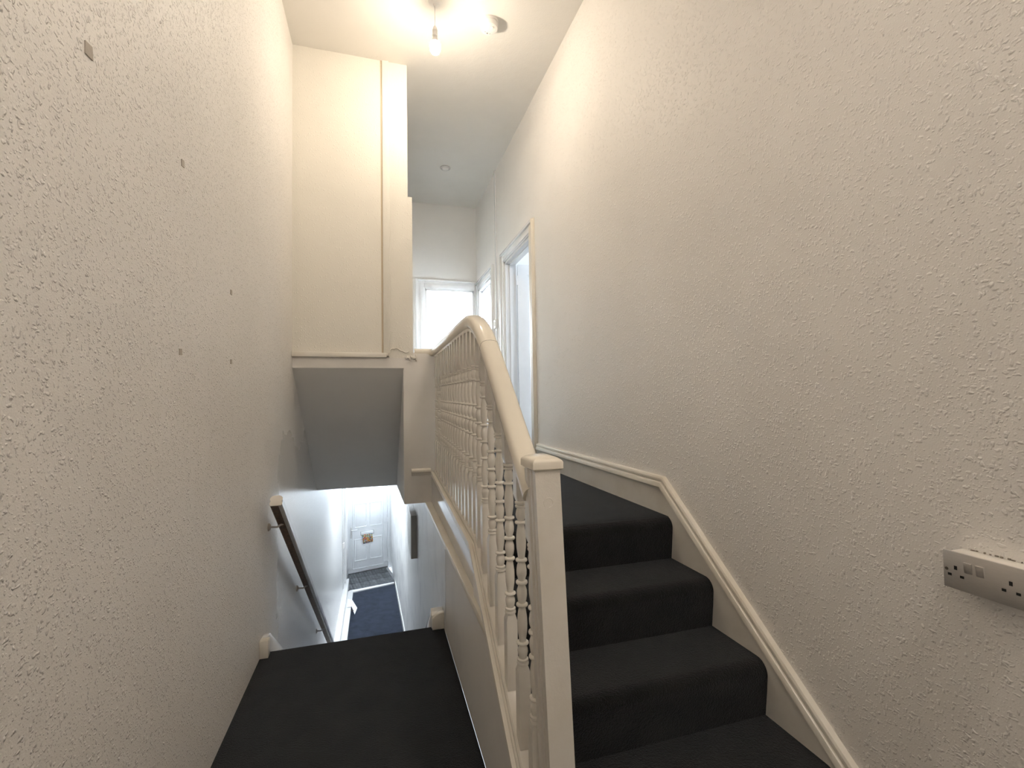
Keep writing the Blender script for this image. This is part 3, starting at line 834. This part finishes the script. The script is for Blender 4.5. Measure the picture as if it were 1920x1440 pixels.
# folded paper on the boxing
pp = thing('folded_paper', (-.42, 8.18, ZH + .05), 'folded white sheet of paper lying on the hall skirting boxing', 'paper')
w = MB(); w.quadbox([(-.485, 8.44, ZH + .053), (-.48, 8.11, ZH + .053), (-.41, 8.11, ZH + .060), (-.41, 8.36, ZH + .060), (-.485, 8.44, ZH + .056), (-.48, 8.11, ZH + .056), (-.41, 8.11, ZH + .063), (-.41, 8.36, ZH + .063)])
w.build('sheet_half', M['paper'], pp)
w = MB(); w.quadbox([(-.41, 8.36, ZH + .060), (-.41, 8.11, ZH + .060), (-.355, 7.91, ZH + .008), (-.325, 8.15, ZH + .008), (-.41, 8.36, ZH + .063), (-.41, 8.11, ZH + .063), (-.355, 7.91, ZH + .011), (-.325, 8.15, ZH + .011)])
w.build('sheet_flap', M['paper'], pp)
# meter box on the stair wall
mb = thing('meter_box', (.34, 4.85, -.22), 'grey-fronted white meter box fixed to the wall above the lower flight', 'box')
w = MB(); w.box(.315, .3715, 4.645, 5.10, -.222, .198); w.build('body', M['stair_wall'], mb, bevel=.003)
w = MB(); w.box(.3155, .371, 4.640, 4.646, -.219, .195); w.build('end_plate', M['grey_box'], mb)
# fill light added to brighten the hall, out of sight above the soffit
hl = thing('hall_fill_light', (-.12, 7.3, .43), 'round flush fill light added out of view on the hall ceiling', 'ceiling light')
w = MB(); w.lathe([(.13, .43), (.14, .42), (.14, .405), (.13, .40)], 24, (-.12, 7.3, 0)); w.build('base', M['plastic'], hl, smooth=True, angle=40)
w = MB(); w.lathe([(.125, .402), (.12, .375), (.09, .355), (.04, .345), (.002, .343)], 24, (-.12, 7.3, 0)); w.build('diffuser', M['hall_fill'], hl, smooth=True)

# ------------------------------------------------------------------ wall handrail on the flight down
hr = thing('stair_handrail', (-.52, 2.72, .8), 'worn brown and white wooden handrail on metal brackets beside the flight down', 'handrail')
hs = -.742
RL = [(-.517, 2.74, .800), (-.517, 6.3, .800 + hs * (6.3 - 2.74))]
prof = [(-.030, -.022), (-.024, -.028), (.024, -.028), (.030, -.022), (.030, -.010), (.026, -.006), (.026, -.001), (.030, .003), (.030, .014), (.022, .024), (.010, .028), (-.010, .028), (-.022, .024), (-.030, .014), (-.030, .003), (-.026, -.001), (-.026, -.006), (-.030, -.010)]
w = MB(); w.tube(RL, 0, prof=prof); w.build('rail', M['brown'], hr)
rv = Vector(RL[1]) - Vector(RL[0]); rv.normalize()
# painted top and outer side, a thin skin on the wood
skin = [(-.0306, .004), (-.0306, .0145), (-.0224, .0246), (-.010, .0287), (.010, .0287), (.0224, .0246), (.0306, .0145), (.0306, -.0225), (.0246, -.0286), (.012, -.0284), (.012, -.0270), (.022, -.0270), (.028, -.021), (.028, .012), (.020, .022), (-.020, .022), (-.028, .012), (-.028, .004)]
w = MB(); w.tube(RL, 0, prof=skin); w.build('paint_skin', M['grey_wood'], hr)
a = Vector(RL[0]); w = MB(); w.tube([a - rv * .006, a + rv * .002], 0, prof=[(u * 1.03, v * 1.03) for u, v in prof]); w.build('end_grain', M['cream_old'], hr)
for y, z in ((2.90, .625), (3.86, -.085), (5.03, -.955)):
    zr = .800 + hs * (y + .03 - 2.74) - .034
    w = MB(); w.tube([(XL + .012, y, z), (XL + .045, y, z - .003), (XL + .060, y + .005, z + .006), (-.517, y + .03, zr + .004)], .006, 8)
    br = w.build('bracket', M['bracket'], hr, smooth=True)
    w = MB(); w.lathe([(.022, 0), (.022, .004), (.014, .012), (.004, .014)], 12, (XL, y, z), 'x'); w.build('wall_plate', M['bracket'], br, smooth=True, angle=40)
# ------------------------------------------------------------------ ceiling fittings
pd = thing('pendant_lamp', (.385, 3.0, ZC), 'lit bare bulb hanging on a short flex from a white ceiling rose', 'ceiling lamp')
px, py = .385, 3.0
w = MB(); w.lathe([(.042, ZC), (.042, ZC - .010), (.038, ZC - .020), (.030, ZC - .026), (.012, ZC - .029), (.008, ZC - .040), (.003, ZC - .041)], 24, (px, py, 0)); w.build('ceiling_rose', M['plastic'], pd, smooth=True, angle=50)
w = MB(); w.tube([(px, py, ZC - .035), (px + .001, py, 3.87), (px, py, 3.80)], .003, 8); w.build('flex', M['plastic'], pd, smooth=True)
w = MB(); w.lathe([(.004, 3.812), (.010, 3.806), (.014, 3.795), (.016, 3.784), (.018, 3.782), (.018, 3.776), (.0165, 3.774), (.0165, 3.752), (.018, 3.750), (.018, 3.742), (.014, 3.740)], 20, (px, py, 0)); w.build('lampholder', M['plastic'], pd, smooth=True, angle=50)
w = MB(); w.lathe([(.012, 3.742), (.014, 3.732), (.022, 3.716), (.031, 3.702), (.0330, 3.694), (.001, 3.694)], 20, (px, py, 0)); w.build('bulb_collar', M['plastic'], pd, smooth=True, angle=50)
w = MB(); w.lathe([(.002, 3.6935), (.0325, 3.6935), (.0350, 3.682), (.0355, 3.668), (.033, 3.648), (.025, 3.632), (.012, 3.622), (.001, 3.620)], 20, (px, py, 0)); w.build('bulb', M['bulb'], pd, smooth=True, angle=70)
rl = thing('rear_fill_globe', (.95, -.55, ZC), 'opal globe fill light added on the ceiling behind the camera', 'ceiling light')  # added behind the camera as fill for the near walls
w = MB(); w.lathe([(.06, ZC), (.06, ZC - .02), (.045, ZC - .03)], 20, (.95, -.55, 0)); w.build('base', M['plastic'], rl, smooth=True, angle=40)
w = MB(); w.lathe([(.045, ZC - .03), (.10, ZC - .06), (.12, ZC - .11), (.10, ZC - .17), (.05, ZC - .205), (.001, ZC - .212)], 20, (.95, -.55, 0)); w.build('globe', M['rear_fill'], rl, smooth=True, angle=70)
sa = thing('smoke_alarm', (.775, 3.075, ZC), 'round white smoke alarm on the ceiling beside the bare bulb', 'smoke alarm')
ax_, ay_ = .775, 3.075
w = MB(); w.lathe([(.066, ZC), (.066, ZC - .014), (.061, ZC - .017)], 28, (ax_, ay_, 0)); w.build('mount', M['plastic'], sa, smooth=True, angle=40)
w = MB(); w.lathe([(.058, ZC - .016), (.062, ZC - .020), (.062, ZC - .044), (.058, ZC - .052), (.044, ZC - .056), (.02, ZC - .057), (.001, ZC - .057)], 28, (ax_, ay_, 0)); bd = w.build('body', M['plastic'], sa, smooth=True, angle=40)
w = MB(); w.lathe([(.012, ZC - .056), (.012, ZC - .060), (.009, ZC - .062), (.001, ZC - .062)], 16, (ax_ + .018, ay_ - .024, 0)); w.build('test_button', M['plastic'], sa, smooth=True, angle=40)
w = MB(); w.box(ax_ - .010, ax_ - .002, ay_ + .030, ay_ + .036, ZC - .0585, ZC - .055); w.box(ax_ - .024, ax_ - .021, ay_ + .022, ay_ + .025, ZC - .0585, ZC - .055); w.box(ax_ + .012, ax_ + .015, ay_ + .032, ay_ + .035, ZC - .0585, ZC - .055)
w.build('sounder_slots', M['dark_gap'], sa)
ds = thing('recessed_downlight', (.77, 5.2, ZC), 'small round recessed light fitting in the landing ceiling', 'downlight')
w = MB(); w.lathe([(.042, ZC), (.060, ZC), (.060, ZC - .006), (.056, ZC - .010), (.044, ZC - .010), (.042, ZC - .004)], 24, (.77, 5.2, 0)); w.build('bezel', M['steel'], ds, smooth=True, angle=40)
w = MB(); w.lathe([(.042, ZC - .002), (.036, ZC - .016), (.020, ZC - .024), (.001, ZC - .026)], 20, (.77, 5.2, 0)); w.build('lens', M['plastic'], ds, smooth=True)

# ------------------------------------------------------------------ double socket on the right wall
so = thing('double_socket', (XR, .72, .86), 'brushed steel double switched socket on a white back box on the right wall', 'socket')
SY0, SY1, SZ0, SZ1 = .630, .776, .870, .956
XP = XR - .052
w = MB(); w.box(XP + .006, XR, SY0 + .004, SY1 - .010, SZ0 + .004, SZ1 - .001); w.build('back_box', M['cream_old'], so, bevel=.002)
w = MB(); w.box(XP, XP + .006, SY0, SY1, SZ0, SZ1); pl = w.build('face_plate', M['steel'], so, bevel=.0015)
xf = XP
for yy in (.7275, .7055):
    w = MB(); w.quadbox([(xf - .001, yy - .0075, .914), (xf + .003, yy - .0075, .914), (xf + .003, yy + .0075, .914), (xf - .001, yy + .0075, .914), (xf - .005, yy - .0075, .938), (xf + .003, yy - .0075, .938), (xf + .003, yy + .0075, .938), (xf - .005, yy + .0075, .938)])
    w.build('rocker_switch', M['steel'], pl, bevel=.001)
for cy in (.7515, .6540):
    w = MB(); w.box(xf - .0004, xf + .002, cy - .003, cy + .003, .915, .924); w.box(xf - .0004, xf + .002, cy + .008, cy + .0155, .899, .9048); w.box(xf - .0004, xf + .002, cy - .0155, cy - .008, .899, .9048)
    w.build('pin_holes', M['black'], pl)
w = MB(); w.lathe([(.0036, 0), (.0036, .002)], 10, (xf - .0008, .7690, .913), 'x'); w.build('screw', M['dark_gap'], pl)
# chipped paint where the back box meets the wallpaper
random.seed(9)
w = MB()
for i in range(11):
    y = SY0 + .006 + i * .0108 + random.uniform(-.003, .003); w.box(XR - .0025 - random.uniform(0, .002), XR, y, y + random.uniform(.002, .009), SZ1 - .001, SZ1 + .0012 + random.uniform(0, .002))
w.build('chipped_edge', M['chip'], so, bevel=.0008)

# ------------------------------------------------------------------ old adhesive pads left on the left wall
for y, z, s_, r_ in ((1.174, 2.085, .028, .15), (1.673, 2.09, .022, .2), (1.668, 1.489, .020, .1), (2.186, 1.794, .020, 0), (2.19, 1.501, .020, .1)):
    w = MB(); h_ = s_ / 2
    pts = [(-h_, -h_ * .9), (h_, -h_), (h_, h_), (-h_ * .8, h_)]
    pts = [(y + a * math.cos(r_) - b * math.sin(r_), z + a * math.sin(r_) + b * math.cos(r_)) for a, b in pts]
    w.prism(pts, 'x', XL - .001, XL + .0025)
    tag(w.build('adhesive_pad', M['pad'], origin=(XL, y, z)), 'larger square grey adhesive pad stuck high on the woodchip stair wall' if s_ > .025 else 'tiny square grey adhesive pad stuck on the woodchip wall', 'adhesive pad', 'old adhesive pads on the left wall')

for o in bpy.data.objects:
    for k in ('_world', '_local'):
        if k in o: del o[k]
